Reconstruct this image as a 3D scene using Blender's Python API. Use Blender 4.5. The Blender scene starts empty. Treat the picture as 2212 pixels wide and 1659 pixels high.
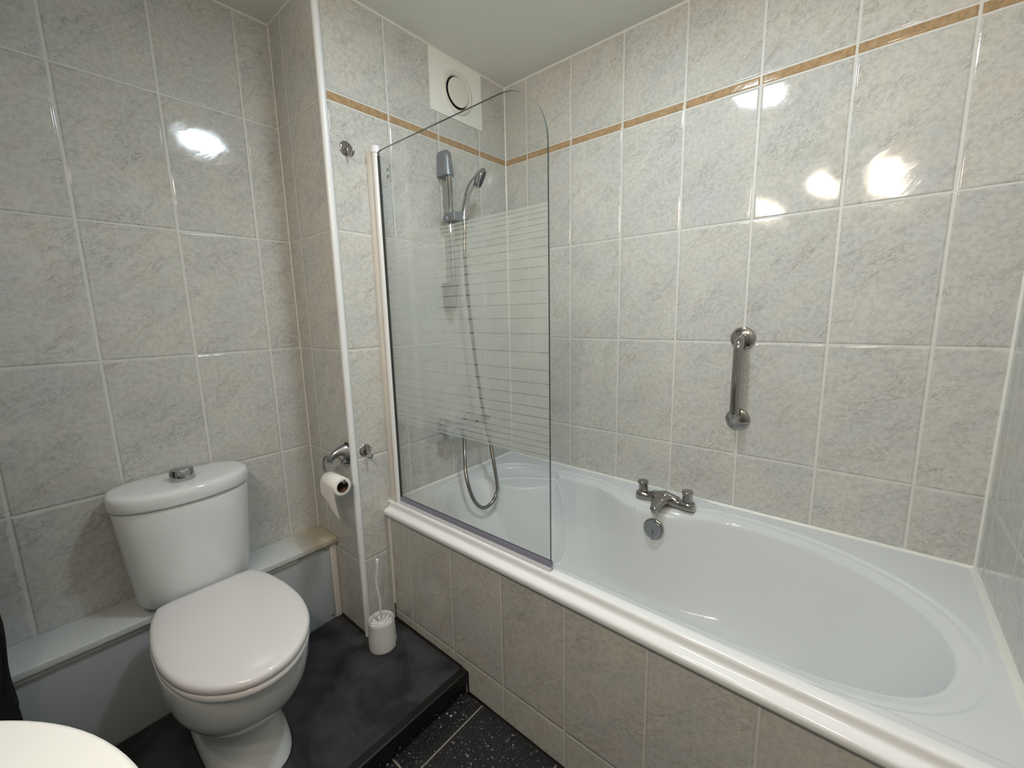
import bpy, bmesh, math, random
import numpy as np
from mathutils import Vector, Matrix
R = math.radians
random.seed(7)
scene = bpy.context.scene
COL = scene.collection

# ---------------------------------------------------------------- camera
yaw, pitch, roll = 0.7055, -0.1637, -0.0214
fw = Vector((-math.sin(yaw) * math.cos(pitch), math.cos(yaw) * math.cos(pitch), math.sin(pitch)))
rt = fw.cross(Vector((0, 0, 1))).normalized()
up = rt.cross(fw)
r2 = rt * math.cos(roll) + up * math.sin(roll)
u2 = -rt * math.sin(roll) + up * math.cos(roll)
cam_d = bpy.data.cameras.new('camera')
cam = bpy.data.objects.new('camera', cam_d)
COL.objects.link(cam)
mw = Matrix((r2, u2, -fw)).transposed().to_4x4()
mw.translation = Vector((1.4169, -1.6517, 1.3326))
cam.matrix_world = mw
cam_d.sensor_fit = 'HORIZONTAL'
cam_d.sensor_width = 36.0
cam_d.lens = 908.9 * 36.0 / 2212.0
cam_d.clip_start = 0.01
scene.camera = cam

# ---------------------------------------------------------------- world, exposure
world = bpy.data.worlds.new('world')
scene.world = world
world.use_nodes = True
world.node_tree.nodes['Background'].inputs[0].default_value = (0.6, 0.65, 0.7, 1)
world.node_tree.nodes['Background'].inputs[1].default_value = 0.02
scene.view_settings.view_transform = 'Standard'
scene.view_settings.look = 'None'
scene.view_settings.gamma = 1.0
scene.view_settings.use_curve_mapping = False
scene.view_settings.exposure = 0.0
LAMP_L = 142.0
SPOT_L = 2900.0

# ---------------------------------------------------------------- geometry constants (metres)
TW, TH = 0.2368, 0.4082            # tile pitch
ZA = 1.627                          # a horizontal joint
ZBAND0, ZBAND1 = 2.0352, 2.0654
H = 2.3813
ZR = 0.6024                         # bath rim
D = 0.343                           # toilet wall recess
W1 = 0.9027                         # width of the end wall pier
YP = -0.7707                        # bath panel face
ZPL = 0.085                         # raised platform
YB = -2.12                          # wall behind the viewer
XR = 1.70

# ---------------------------------------------------------------- materials
def new_mat(name):
    m = bpy.data.materials.new(name)
    m.use_nodes = True
    nt = m.node_tree
    for n in list(nt.nodes):
        nt.nodes.remove(n)
    out = nt.nodes.new('ShaderNodeOutputMaterial')
    return m, nt, out

class N:
    def __init__(s, nt): s.nt = nt
    def node(s, t, **kw):
        n = s.nt.nodes.new(t)
        for k, v in kw.items(): setattr(n, k, v)
        return n
    def link(s, a, b): s.nt.links.new(a, b)
    def put(s, sock, v):
        if isinstance(v, bpy.types.NodeSocket): s.nt.links.new(v, sock)
        else: sock.default_value = v
    def m(s, op, a, b=None, c=None, clamp=False):
        n = s.node('ShaderNodeMath', operation=op, use_clamp=clamp)
        s.put(n.inputs[0], a)
        if b is not None: s.put(n.inputs[1], b)
        if c is not None: s.put(n.inputs[2], c)
        return n.outputs[0]
    def ramp(s, v, a, b, lo=0.0, hi=1.0, smooth=True):
        n = s.node('ShaderNodeMapRange')
        if smooth: n.interpolation_type = 'SMOOTHSTEP'
        s.put(n.inputs['Value'], v)
        n.inputs['From Min'].default_value = a; n.inputs['From Max'].default_value = b
        n.inputs['To Min'].default_value = lo; n.inputs['To Max'].default_value = hi
        return n.outputs['Result']
    def noise(s, vec, scale, detail=3, rough=0.5, dist=0.0):
        n = s.node('ShaderNodeTexNoise')
        if vec is not None: s.put(n.inputs['Vector'], vec)
        n.inputs['Scale'].default_value = scale; n.inputs['Detail'].default_value = detail
        n.inputs['Roughness'].default_value = rough; n.inputs['Distortion'].default_value = dist
        return n.outputs['Fac']
    def mix(s, f, a, b, blend='MIX'):
        n = s.node('ShaderNodeMix', data_type='RGBA', blend_type=blend)
        s.put(n.inputs[0], f); s.put(n.inputs[6], a); s.put(n.inputs[7], b)
        return n.outputs[2]
    def bsdf(s, **kw):
        n = s.node('ShaderNodeBsdfPrincipled')
        for k, v in kw.items(): s.put(n.inputs[k.replace('_', ' ')], v)
        return n
    def bump(s, h, dist, strength=1.0, normal=None):
        n = s.node('ShaderNodeBump')
        s.put(n.inputs['Height'], h); n.inputs['Distance'].default_value = dist
        n.inputs['Strength'].default_value = strength
        if normal is not None: s.put(n.inputs['Normal'], normal)
        return n.outputs['Normal']
    def pos(s): return s.node('ShaderNodeNewGeometry').outputs['Position']
    def sep(s, v):
        n = s.node('ShaderNodeSeparateXYZ'); s.put(n.inputs[0], v); return n.outputs
    def comb(s, x, y, z):
        n = s.node('ShaderNodeCombineXYZ')
        for i, v in enumerate((x, y, z)): s.put(n.inputs[i], v)
        return n.outputs[0]
    def vm(s, op, a, b):
        n = s.node('ShaderNodeVectorMath', operation=op)
        s.put(n.inputs[0], a); s.put(n.inputs[1], b)
        return n.outputs[0]

def rgb(r, g, b):           # sRGB 0-255 to linear
    f = lambda c: (c / 255 / 12.92) if c / 255 <= 0.04045 else ((c / 255 + 0.055) / 1.055) ** 2.4
    return (f(r), f(g), f(b), 1)

def simple(name, col, rough=0.4, metal=0.0, bumps=None, var=0.0, **kw):
    m, nt, out = new_mat(name)
    q = N(nt)
    c = col
    tc = q.node('ShaderNodeTexCoord').outputs['Object']
    if var:
        f = q.noise(tc, kw.pop('var_scale', 8), 4, 0.6)
        dark = tuple(x * (1 - var) for x in col[:3]) + (1,)
        lite = tuple(min(1, x * (1 + var)) for x in col[:3]) + (1,)
        c = q.mix(f, dark, lite)
    b = q.bsdf(Base_Color=c, Roughness=rough, Metallic=metal, **kw)
    if bumps:
        q.put(b.inputs['Normal'], q.bump(q.noise(tc, bumps[0], 3), bumps[1]))
    q.link(b.outputs[0], out.inputs[0])
    return m

TILE_A = rgb(203, 202, 196)
TILE_B = rgb(197, 198, 197)
TILE_C = rgb(203, 199, 192)
GROUT = rgb(217, 216, 212)

def tile_mat(name, axis, off, zoff=ZA, band=False, ca=TILE_A, cb=TILE_B, cc=TILE_C, gv=0.0033, gh=0.0022, grout=GROUT):
    m, nt, out = new_mat(name)
    q = N(nt)
    P = q.pos(); x, y, z = q.sep(P)
    U = q.m('SUBTRACT', x if axis == 'x' else y, off)
    if band:
        zz = q.m('SUBTRACT', z, q.m('MINIMUM', q.m('MAXIMUM', q.m('SUBTRACT', z, ZBAND0), 0.0), ZBAND1 - ZBAND0))
    else:
        zz = z
    cu = q.m('DIVIDE', U, TW); cv = q.m('DIVIDE', q.m('SUBTRACT', zz, zoff), TH)
    fu = q.m('FRACT', cu); fv = q.m('FRACT', cv)
    iu = q.m('FLOOR', cu); iv = q.m('FLOOR', cv)
    du = q.m('MULTIPLY', q.m('MINIMUM', fu, q.m('SUBTRACT', 1.0, fu)), TW)
    dv = q.m('MULTIPLY', q.m('MINIMUM', fv, q.m('SUBTRACT', 1.0, fv)), TH)
    if band:
        half = (ZBAND1 - ZBAND0) / 2
        inb = q.m('SUBTRACT', half, q.m('ABSOLUTE', q.m('SUBTRACT', z, (ZBAND0 + ZBAND1) / 2)))
        bandmask = q.m('GREATER_THAN', inb, 0.0)
        dv = q.m('MAXIMUM', dv, inb)
    # slightly uneven joints
    wob = q.m('MULTIPLY', q.m('SUBTRACT', q.noise(P, 30, 2), 0.5), 0.0016)
    ev = q.m('SUBTRACT', q.m('ADD', du, wob), gv)
    eh = q.m('SUBTRACT', q.m('ADD', dv, wob), gh)
    e = q.m('MINIMUM', ev, eh)                       # distance into the tile
    tile = q.ramp(e, -0.0004, 0.0006)
    # per tile random
    wn = q.node('ShaderNodeTexWhiteNoise', noise_dimensions='3D')
    q.link(q.comb(iu, iv, {'x': 1.0, 'y': 2.0}[axis] + off), wn.inputs['Vector'])
    wc = q.sep(wn.outputs['Color'])
    offv = q.comb(q.m('MULTIPLY', wc[0], 17.0), q.m('MULTIPLY', wc[1], 23.0), q.m('MULTIPLY', wc[2], 11.0))
    loc = q.comb(U, z, 0.0)
    ang = q.m('ADD', 0.5, q.m('MULTIPLY', wc[0], 0.35))
    rot = q.node('ShaderNodeVectorRotate', rotation_type='Z_AXIS')
    q.link(loc, rot.inputs['Vector']); q.put(rot.inputs['Angle'], q.m('MULTIPLY', ang, -1.0))
    S = q.vm('ADD', q.vm('MULTIPLY', rot.outputs[0], (1.0, 2.6, 1.0)), offv)
    big = q.noise(q.vm('ADD', loc, offv), 6.0, 3, 0.5, 0.4)
    big2 = q.noise(q.vm('ADD', q.vm('MULTIPLY', rot.outputs[0], (1.0, 1.7, 1.0)), offv), 9.0, 5, 0.6, 0.8)
    streak = q.noise(S, 16.0, 9, 0.68, 1.4)
    vein = q.m('SUBTRACT', 1.0, q.ramp(q.m('ABSOLUTE', q.m('SUBTRACT', streak, 0.5)), 0.0, 0.018))
    vmask = q.ramp(q.noise(S, 5.0, 3, 0.6, 0.5), 0.46, 0.62)
    s2 = q.noise(q.vm('MULTIPLY', S, (1.0, 1.5, 1.0)), 34.0, 6, 0.7, 1.8)
    vein2 = q.m('MULTIPLY', q.m('SUBTRACT', 1.0, q.ramp(q.m('ABSOLUTE', q.m('SUBTRACT', s2, 0.52)), 0.0, 0.02)), q.ramp(q.noise(S, 9.0, 3, 0.6, 0.5), 0.50, 0.66))
    mottle = q.noise(q.vm('ADD', loc, offv), 75.0, 5, 0.7)
    vein = q.m('MULTIPLY', vein, vmask)
    blot = q.ramp(q.noise(S, 10.0, 7, 0.7, 1.0), 0.56, 0.76)
    fine = q.noise(q.vm('ADD', loc, offv), 420.0, 2, 0.6)
    speck = q.ramp(q.noise(S, 150.0, 4, 0.75), 0.62, 0.75)
    c = q.mix(q.ramp(big, 0.4, 0.62), ca, cb)
    c = q.mix(q.m('MULTIPLY', q.ramp(big2, 0.45, 0.7), 0.8), c, cc)
    c = q.mix(q.m('MULTIPLY', blot, 0.5), c, rgb(140, 134, 124))
    c = q.mix(q.m('MULTIPLY', vein, 0.75), c, rgb(118, 112, 102))
    c = q.mix(q.m('MULTIPLY', speck, 0.45), c, rgb(120, 114, 105))
    c = q.mix(q.m('MULTIPLY', vein2, 0.45), c, rgb(128, 122, 112))
    c = q.mix(q.m('MULTIPLY', q.ramp(mottle, 0.42, 0.62), 0.30), c, rgb(150, 148, 142))
    light = q.ramp(q.noise(S, 12.0, 6, 0.7, 2.0), 0.60, 0.72)
    c = q.mix(q.m('MULTIPLY', light, 0.30), c, rgb(222, 220, 214))
    k = q.m('ADD', 0.915, q.m('ADD', q.m('MULTIPLY', fine, 0.16), q.m('MULTIPLY', q.m('SUBTRACT', wc[1], 0.5), 0.06)))
    c = q.mix(1.0, c, q.comb(k, k, k), 'MULTIPLY')
    if band:
        bn = q.noise(q.vm('MULTIPLY', P, (1, 1, 1)), 55.0, 7, 0.72, 0.6)
        bc = q.mix(q.ramp(bn, 0.35, 0.68), rgb(184, 156, 122), rgb(156, 130, 97))
        bv = q.m('SUBTRACT', 1.0, q.ramp(q.m('ABSOLUTE', q.m('SUBTRACT', q.noise(P, 22.0, 5, 0.6, 1.5), 0.5)), 0.0, 0.012))
        bc = q.mix(q.m('MULTIPLY', bv, 0.5), bc, rgb(110, 78, 48))
        bd = q.ramp(q.noise(P, 70.0, 3, 0.6), 0.66, 0.72)
        bc = q.mix(q.m('MULTIPLY', bd, 0.55), bc, rgb(118, 84, 52))
        c = q.mix(bandmask, c, bc)
    gn = q.noise(P, 60.0, 4, 0.6)
    g = q.mix(gn, tuple(v * 0.86 for v in grout[:3]) + (1,), grout)
    c = q.mix(tile, g, c)
    ro = q.m('ADD', q.m('MULTIPLY', tile, -0.485), 0.55)
    pil = q.ramp(e, -0.0005, 0.0055)
    n1 = q.bump(streak, 0.0004, 0.35)
    n2 = q.bump(pil, 0.0016, 1.0, n1)
    n3 = q.bump(q.noise(q.vm('ADD', loc, offv), 3.0, 1), 0.002, 0.4, n2)
    b = q.bsdf(Base_Color=c, Roughness=ro, Normal=n3)
    b.inputs['IOR'].default_value = 1.5
    q.link(b.outputs[0], out.inputs[0])
    return m

M = {}
M['tile_long'] = tile_mat('tile_long_wall', 'x', 0.1324, band=True)
M['tile_end'] = tile_mat('tile_end_wall', 'y', -0.1804, band=True)
M['tile_right'] = tile_mat('tile_far_wall', 'y', -0.0872, band=True)
M['tile_return'] = tile_mat('tile_return', 'x', -D + 0.0974)
M['tile_left'] = tile_mat('tile_left_wall', 'y', -1.0169)
M['tile_panel'] = tile_mat('tile_bath_panel', 'x', 0.1283, zoff=0.129, gv=0.0024, gh=0.002)
M['tile_back'] = tile_mat('tile_back_wall', 'x', 0.1, band=True)

def ceiling_mat():
    m, nt, out = new_mat('ceiling_paint'); q = N(nt)
    P = q.pos()
    c = q.mix(q.noise(P, 90, 3), rgb(222, 224, 219), rgb(230, 232, 227))
    b = q.bsdf(Base_Color=c, Roughness=0.7, Normal=q.bump(q.noise(P, 160, 3), 0.0008))
    q.link(b.outputs[0], out.inputs[0]); return m
M['ceiling'] = ceiling_mat()

def vinyl_mat():
    m, nt, out = new_mat('dark_vinyl'); q = N(nt)
    P = q.pos()
    f = q.noise(P, 7, 6, 0.62, 0.6)
    c = q.mix(q.ramp(f, 0.36, 0.66), rgb(30, 30, 33), rgb(64, 63, 66))
    c = q.mix(q.m('MULTIPLY', q.ramp(q.noise(P, 90, 4, 0.7), 0.58, 0.72), 0.3), c, rgb(72, 72, 74))
    x, y, z = q.sep(P)
    seam = q.m('SUBTRACT', 1.0, q.ramp(q.m('ABSOLUTE', q.m('ADD', y, 1.096)), 0.0, 0.0016))
    c = q.mix(q.m('MULTIPLY', seam, 0.3), c, rgb(80, 80, 80))
    b = q.bsdf(Base_Color=c, Roughness=q.ramp(f, 0.3, 0.7, 0.42, 0.55), Normal=q.bump(q.noise(P, 220, 3), 0.0006))
    q.link(b.outputs[0], out.inputs[0]); return m
M['vinyl'] = vinyl_mat()

def terrazzo_mat(name, dark, grout=True, dens=0.8):
    m, nt, out = new_mat(name); q = N(nt)
    P = q.pos(); x, y, z = q.sep(P)
    Pd = q.vm('ADD', P, q.vm('MULTIPLY', q.node('ShaderNodeTexNoise').outputs['Color'], (0.0, 0.0, 0.0)))
    c = rgb(*dark)
    for sc, th, thr, col in ((300, 0.50, dens - 0.35, (78, 78, 82)), (170, 0.45, dens - 0.22, (110, 111, 115)), (110, 0.42, dens - 0.06, (150, 152, 155)), (62, 0.30, 0.80, (176, 178, 182))):
        v = q.node('ShaderNodeTexVoronoi'); v.inputs['Scale'].default_value = sc
        q.link(Pd, v.inputs['Vector'])
        rnd = q.sep(v.outputs['Color'])
        chip = q.m('MULTIPLY', q.m('LESS_THAN', v.outputs['Distance'], q.m('MULTIPLY', rnd[1], th)), q.m('GREATER_THAN', rnd[0], thr))
        c = q.mix(q.m('MULTIPLY', chip, q.m('ADD', 0.35, q.m('MULTIPLY', rnd[2], 0.6))), c, rgb(*col))
    ro = 0.22
    if grout:
        fx = q.m('FRACT', q.m('DIVIDE', q.m('SUBTRACT', x, 0.507), 0.3077))
        fy = q.m('FRACT', q.m('DIVIDE', q.m('SUBTRACT', y, -1.079), 0.3077))
        dx = q.m('MULTIPLY', q.m('MINIMUM', fx, q.m('SUBTRACT', 1.0, fx)), 0.3077)
        dy = q.m('MULTIPLY', q.m('MINIMUM', fy, q.m('SUBTRACT', 1.0, fy)), 0.3077)
        g = q.m('LESS_THAN', q.m('MINIMUM', dx, dy), 0.0026)
        c = q.mix(g, c, q.mix(q.noise(P, 80, 3), rgb(110, 104, 92), rgb(168, 160, 146)))
        ro = q.m('ADD', 0.22, q.m('MULTIPLY', g, 0.5))
    b = q.bsdf(Base_Color=c, Roughness=ro)
    q.link(b.outputs[0], out.inputs[0]); return m
M['terrazzo'] = terrazzo_mat('dark_terrazzo', (38, 38, 41))
M['riser'] = terrazzo_mat('dark_riser', (18, 18, 19), grout=False, dens=0.9)

M['ceramic'] = simple('white_ceramic', rgb(222, 225, 226), 0.09, var=0.01)
M['ceramic'].node_tree.nodes['Principled BSDF'].inputs['Coat Weight'].default_value = 0.3
M['seat'] = simple('seat_plastic', rgb(232, 228, 229), 0.16, var=0.01)
M['seat'].node_tree.nodes['Principled BSDF'].inputs['Coat Weight'].default_value = 0.5
M['acrylic'] = simple('bath_acrylic', rgb(214, 217, 219), 0.13, var=0.008)
M['edge'] = simple('rolled_edge_white', rgb(238, 238, 240), 0.14, var=0.008)
M['pvc'] = simple('white_pvc', rgb(232, 233, 235), 0.28, var=0.015)
M['pvc_frame'] = simple('white_frame', rgb(228, 224, 218), 0.3, var=0.02)
M['vent'] = simple('vent_plastic', rgb(232, 232, 228), 0.45, var=0.01)
M['vent_disc'] = simple('vent_disc_plastic', rgb(218, 216, 208), 0.45, var=0.015)
M['silicone'] = simple('white_silicone', rgb(226, 226, 220), 0.35, var=0.06, var_scale=30, bumps=(60, 0.001))
M['black'] = simple('black_rubber', rgb(10, 10, 11), 0.4, var=0.2)
M['blackseal'] = simple('black_sealant', rgb(12, 12, 13), 0.3, var=0.2, bumps=(80, 0.001))
M['chrome'] = simple('chrome', (0.50, 0.51, 0.53, 1), 0.05, 1.0, var=0.02)
M['chrome_dark'] = simple('worn_chrome', (0.36, 0.345, 0.32, 1), 0.11, 1.0, var=0.10, var_scale=25)
M['steel'] = simple('polished_steel', (0.42, 0.40, 0.38, 1), 0.12, 1.0, var=0.08)
M['satin'] = simple('satin_nickel', (0.34, 0.345, 0.355, 1), 0.27, 1.0, var=0.05)
M['greyplastic'] = simple('silver_grey_plastic', rgb(128, 132, 137), 0.32, 0.35, var=0.04)
M['nozzle'] = simple('dark_nozzles', rgb(40, 42, 45), 0.4, var=0.2)
M['brushwhite'] = simple('brush_white', rgb(222, 220, 218), 0.35, var=0.02)
M['bristle'] = simple('bristles', rgb(216, 214, 210), 0.7, var=0.12, var_scale=60)
M['paper'] = simple('tissue_paper', rgb(236, 233, 228), 0.95, var=0.02, bumps=(260, 0.0006))
M['card'] = simple('roll_core', rgb(96, 72, 48), 0.9, var=0.15)
M['towel'] = simple('black_towel', rgb(26, 27, 31), 0.95, var=0.35, var_scale=60, bumps=(350, 0.004))
M['counter'] = simple('counter_white', rgb(252, 250, 247), 0.35, var=0.006, bumps=(60, 0.0006))
M['ink'] = simple('black_print', rgb(12, 12, 12), 0.5, var=0.1)
M['sealstrip'] = simple('pvc_seal', rgb(168, 170, 190), 0.2, var=0.05, **{'Transmission_Weight': 0.35})
M['seallip'] = simple('pvc_seal_lip', rgb(196, 196, 200), 0.2, var=0.05)
M['pipe'] = simple('pipe_plastic', rgb(214, 212, 204), 0.35, var=0.02)

def hose_mat():
    m, nt, out = new_mat('hose_metal'); q = N(nt)
    tc = q.node('ShaderNodeTexCoord').outputs['UV']
    u = q.sep(tc)[1]
    s = q.m('SINE', q.m('MULTIPLY', u, 2 * math.pi))
    c = q.mix(q.ramp(s, -1, 1), (0.12, 0.112, 0.10, 1), (0.36, 0.345, 0.32, 1))
    b = q.bsdf(Base_Color=c, Roughness=0.22, Metallic=1.0)
    q.link(b.outputs[0], out.inputs[0]); return m
M['hose'] = hose_mat()

def boxing_mat():
    m, nt, out = new_mat('painted_boxing'); q = N(nt)
    P = q.pos(); x, y, z = q.sep(P)
    base = q.mix(q.noise(P, 5, 3), rgb(204, 208, 208), rgb(212, 214, 214))
    near = q.ramp(q.m('ADD', y, q.m('MULTIPLY', q.noise(P, 14, 3, 0.6), 0.16)), -1.0, -0.86)
    top = q.m('GREATER_THAN', z, 0.4)
    c = q.mix(q.m('MULTIPLY', q.m('MULTIPLY', near, top), 0.75), base, rgb(190, 172, 140))
    b = q.bsdf(Base_Color=c, Roughness=0.35)
    q.link(b.outputs[0], out.inputs[0]); return m
M['boxing'] = boxing_mat()
M['boxing_front'] = simple('painted_panel', rgb(176, 180, 184), 0.35, var=0.015)

def glass_mats():
    m, nt, out = new_mat('clear_glass'); q = N(nt)
    t = q.node('ShaderNodeBsdfTransparent'); t.inputs[0].default_value = (0.985, 0.992, 0.988, 1)
    g = q.node('ShaderNodeBsdfGlossy'); g.inputs['Roughness'].default_value = 0.0
    fr = q.node('ShaderNodeFresnel')
    bf = q.node('ShaderNodeNewGeometry').outputs['Backfacing']      # same reflectance from both faces of the pane
    q.link(q.m('ADD', 1.45, q.m('MULTIPLY', bf, 1 / 1.45 - 1.45)), fr.inputs[0])
    mx = q.node('ShaderNodeMixShader')
    q.link(fr.outputs[0], mx.inputs[0]); q.link(t.outputs[0], mx.inputs[1]); q.link(g.outputs[0], mx.inputs[2])
    q.link(mx.outputs[0], out.inputs[0])
    e = simple('glass_edge', rgb(60, 72, 70), 0.08)
    m2, nt, out = new_mat('frosted_print'); q = N(nt)
    t = q.node('ShaderNodeBsdfTransparent'); t.inputs[0].default_value = (1, 1, 1, 1)
    d = q.bsdf(Base_Color=rgb(243, 250, 250), Roughness=0.6)
    tr = q.node('ShaderNodeBsdfTranslucent'); tr.inputs[0].default_value = rgb(243, 250, 250)
    a = q.node('ShaderNodeMixShader'); a.inputs[0].default_value = 0.5
    q.link(d.outputs[0], a.inputs[1]); q.link(tr.outputs[0], a.inputs[2])
    b = q.node('ShaderNodeMixShader'); q.put(b.inputs[0], q.ramp(q.noise(q.pos(), 12, 3), 0.2, 0.8, 0.26, 0.30))
    q.link(t.outputs[0], b.inputs[1]); q.link(a.outputs[0], b.inputs[2])
    q.link(b.outputs[0], out.inputs[0])
    return m, e, m2
M['glass'], M['glass_edge'], M['frost'] = glass_mats()

def emit(name, col, s):
    m, nt, out = new_mat(name); q = N(nt)
    e = q.node('ShaderNodeEmission'); e.inputs[0].default_value = col; e.inputs[1].default_value = s
    q.link(e.outputs[0], out.inputs[0]); return m
M['lamp'] = emit('lamp_diffuser', (0.77, 0.92, 1.0, 1), LAMP_L)
M['spot'] = emit('spot_bulb', (1.0, 0.86, 0.69, 1), SPOT_L)

# ---------------------------------------------------------------- mesh builder
class MB:
    def __init__(s): s.v = []; s.f = []; s.mi = []; s.uv = {}
    def add(s, vs, fs, mi=0):
        o = len(s.v); s.v += [tuple(p) for p in vs]
        for f in fs: s.f.append(tuple(i + o for i in f)); s.mi.append(mi)
        return o
    def box(s, x0, x1, y0, y1, z0, z1, mi=0):
        vs = [(x, y, z) for x in (x0, x1) for y in (y0, y1) for z in (z0, z1)]
        s.add(vs, [(0, 1, 3, 2), (4, 6, 7, 5), (0, 4, 5, 1), (2, 3, 7, 6), (0, 2, 6, 4), (1, 5, 7, 3)], mi)
        return s
    def loft(s, rings, closed=True, cap0=True, cap1=True, mi=0):
        n = len(rings[0]); o = len(s.v)
        for r in rings: s.v += [tuple(p) for p in r]
        for i in range(len(rings) - 1):
            for j in range(n if closed else n - 1):
                a = o + i * n + j; b = o + i * n + (j + 1) % n
                s.f.append((a, b, b + n, a + n)); s.mi.append(mi)
        if cap0: s.f.append(tuple(o + j for j in range(n))[::-1]); s.mi.append(mi)
        if cap1: s.f.append(tuple(o + (len(rings) - 1) * n + j for j in range(n))); s.mi.append(mi)
        return s
    def lathe(s, prof, c, axis=(0, 0, 1), n=48, sx=1.0, cap0=True, cap1=True, mi=0):
        """prof: (radius, distance along axis)"""
        a = Vector(axis).normalized()
        t = Vector((1, 0, 0)) if abs(a.x) < 0.9 else Vector((0, 1, 0))
        e1 = (t - a * t.dot(a)).normalized(); e2 = a.cross(e1)
        c = Vector(c)
        rings = []
        for r, h in prof:
            r = max(r, 1e-5)
            rings.append([c + a * h + (e1 * math.cos(2 * math.pi * k / n) * sx + e2 * math.sin(2 * math.pi * k / n)) * r for k in range(n)])
        return s.loft(rings, True, cap0, cap1, mi)
    def tube(s, pts, r, n=16, caps=True, mi=0, flat=1.0):
        pts = [Vector(p) for p in pts]
        rr = r if isinstance(r, (list, tuple)) else [r] * len(pts)
        rings = []; prev = None
        for i, p in enumerate(pts):
            t = (pts[min(i + 1, len(pts) - 1)] - pts[max(i - 1, 0)]).normalized()
            if prev is None:
                a = Vector((0, 0, 1)) if abs(t.z) < 0.9 else Vector((1, 0, 0))
                e1 = (a - t * a.dot(t)).normalized()
            else:
                e1 = (prev - t * prev.dot(t)).normalized()
            prev = e1; e2 = t.cross(e1)
            rings.append([p + (e1 * math.cos(2 * math.pi * k / n) + e2 * math.sin(2 * math.pi * k / n) * flat) * rr[i] for k in range(n)])
        return s.loft(rings, True, caps, caps, mi)
    def build(s, name, mat, parent=None, origin=None, sharp=32, bevel=0.0, seg=2, smooth=True, subsurf=0):
        me = bpy.data.meshes.new(name)
        off = Vector((0, 0, 0))
        if parent is not None: off = parent_world(parent)
        elif origin is not None: off = Vector(origin)
        me.from_pydata([tuple(Vector(p) - off) for p in s.v], [], s.f)
        for i, p in enumerate(me.polygons): p.material_index = s.mi[i]
        for mm in (mat if isinstance(mat, (list, tuple)) else [mat]): me.materials.append(mm)
        bm = bmesh.new(); bm.from_mesh(me)
        bmesh.ops.remove_doubles(bm, verts=bm.verts, dist=1e-6)
        bmesh.ops.recalc_face_normals(bm, faces=bm.faces)
        if bevel > 0:
            es = [e for e in bm.edges if len(e.link_faces) == 2 and e.calc_face_angle(0) > R(sharp)]
            bmesh.ops.bevel(bm, geom=es, offset=bevel, segments=seg, affect='EDGES', clamp_overlap=True, profile=0.5)
        for f in bm.faces: f.smooth = smooth
        for e in bm.edges:
            e.smooth = not (len(e.link_faces) == 2 and e.calc_face_angle(0) > R(sharp))
        bm.to_mesh(me); bm.free()
        o = bpy.data.objects.new(name, me)
        COL.objects.link(o)
        if parent is not None: o.parent = parent
        else: o.location = off
        if subsurf:
            md = o.modifiers.new('subdivision', 'SUBSURF'); md.levels = subsurf; md.render_levels = subsurf
        return o

def parent_world(p):
    v = Vector((0, 0, 0))
    while p is not None: v += Vector(p.location); p = p.parent
    return v
def thing(name, label, cat, loc, group=None):
    o = bpy.data.objects.new(name, None); COL.objects.link(o)
    o.location = loc; o.empty_display_size = 0.05
    return tag(o, label, cat, group)
def tag(o, label, cat, group=None):
    o['label'] = label; o['category'] = cat
    if group: o['group'] = group
    return o
def struct(o, label=None):
    o['kind'] = 'structure'
    if label: o['label'] = label
    return o
def catmull(pts, n=10, closed=False):
    P = [Vector(p) for p in pts]; out = []
    L = len(P); rng = range(L if closed else L - 1)
    for i in rng:
        if closed: a, b, c, d = P[(i - 1) % L], P[i], P[(i + 1) % L], P[(i + 2) % L]
        else: a, b, c, d = P[max(i - 1, 0)], P[i], P[i + 1], P[min(i + 2, L - 1)]
        for k in range(n):
            t = k / n
            out.append(0.5 * ((2 * b) + (c - a) * t + (2 * a - 5 * b + 4 * c - d) * t * t + (3 * b - a - 3 * c + d) * t ** 3))
    if not closed: out.append(P[-1])
    return out

# ---------------------------------------------------------------- room shell
T = 0.1
def wall_box(name, x0, x1, y0, y1, z0, z1, mat, label):
    return struct(MB().box(x0, x1, y0, y1, z0, z1).build(name, mat, origin=((x0 + x1) / 2, (y0 + y1) / 2, z0), smooth=False), label)
wall_box('wall_right', -0.0, XR, 0, T, 0, H, M['tile_long'], 'grey marbled tiled wall along the bath')
wall_box('wall_far', XR, XR + T, YB - T, T, 0, H, M['tile_right'], 'tiled wall at the right end of the bath')
wall_box('wall_left', -D - T, -D, YB - T, -W1, 0, H, M['tile_left'], 'tiled wall behind the toilet')
wall_box('wall_back', -D, XR, YB - T, YB, 0, H, M['tile_back'], 'tiled wall behind the viewer')
# pier: end wall at the bath plus its return towards the toilet recess
b = MB()
b.box(-D - T, 0, -W1, T, 0, H)
o = b.build('wall_end', [M['tile_end'], M['tile_return']], origin=(-0.2, -0.45, 0), smooth=False)
for p in o.data.polygons:
    if abs(p.normal.y) > 0.5: p.material_index = 1
struct(o, 'tiled end wall of the bath with the return beside the toilet')
wall_box('ceiling', -D - T, XR + T, YB - T, T, H, H + 0.08, M['ceiling'], 'plain off-white ceiling')
wall_box('floor', -D - T, XR + T, YB - T, T, -0.1, 0.0, M['terrazzo'], 'dark speckled terrazzo tile floor')

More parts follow.
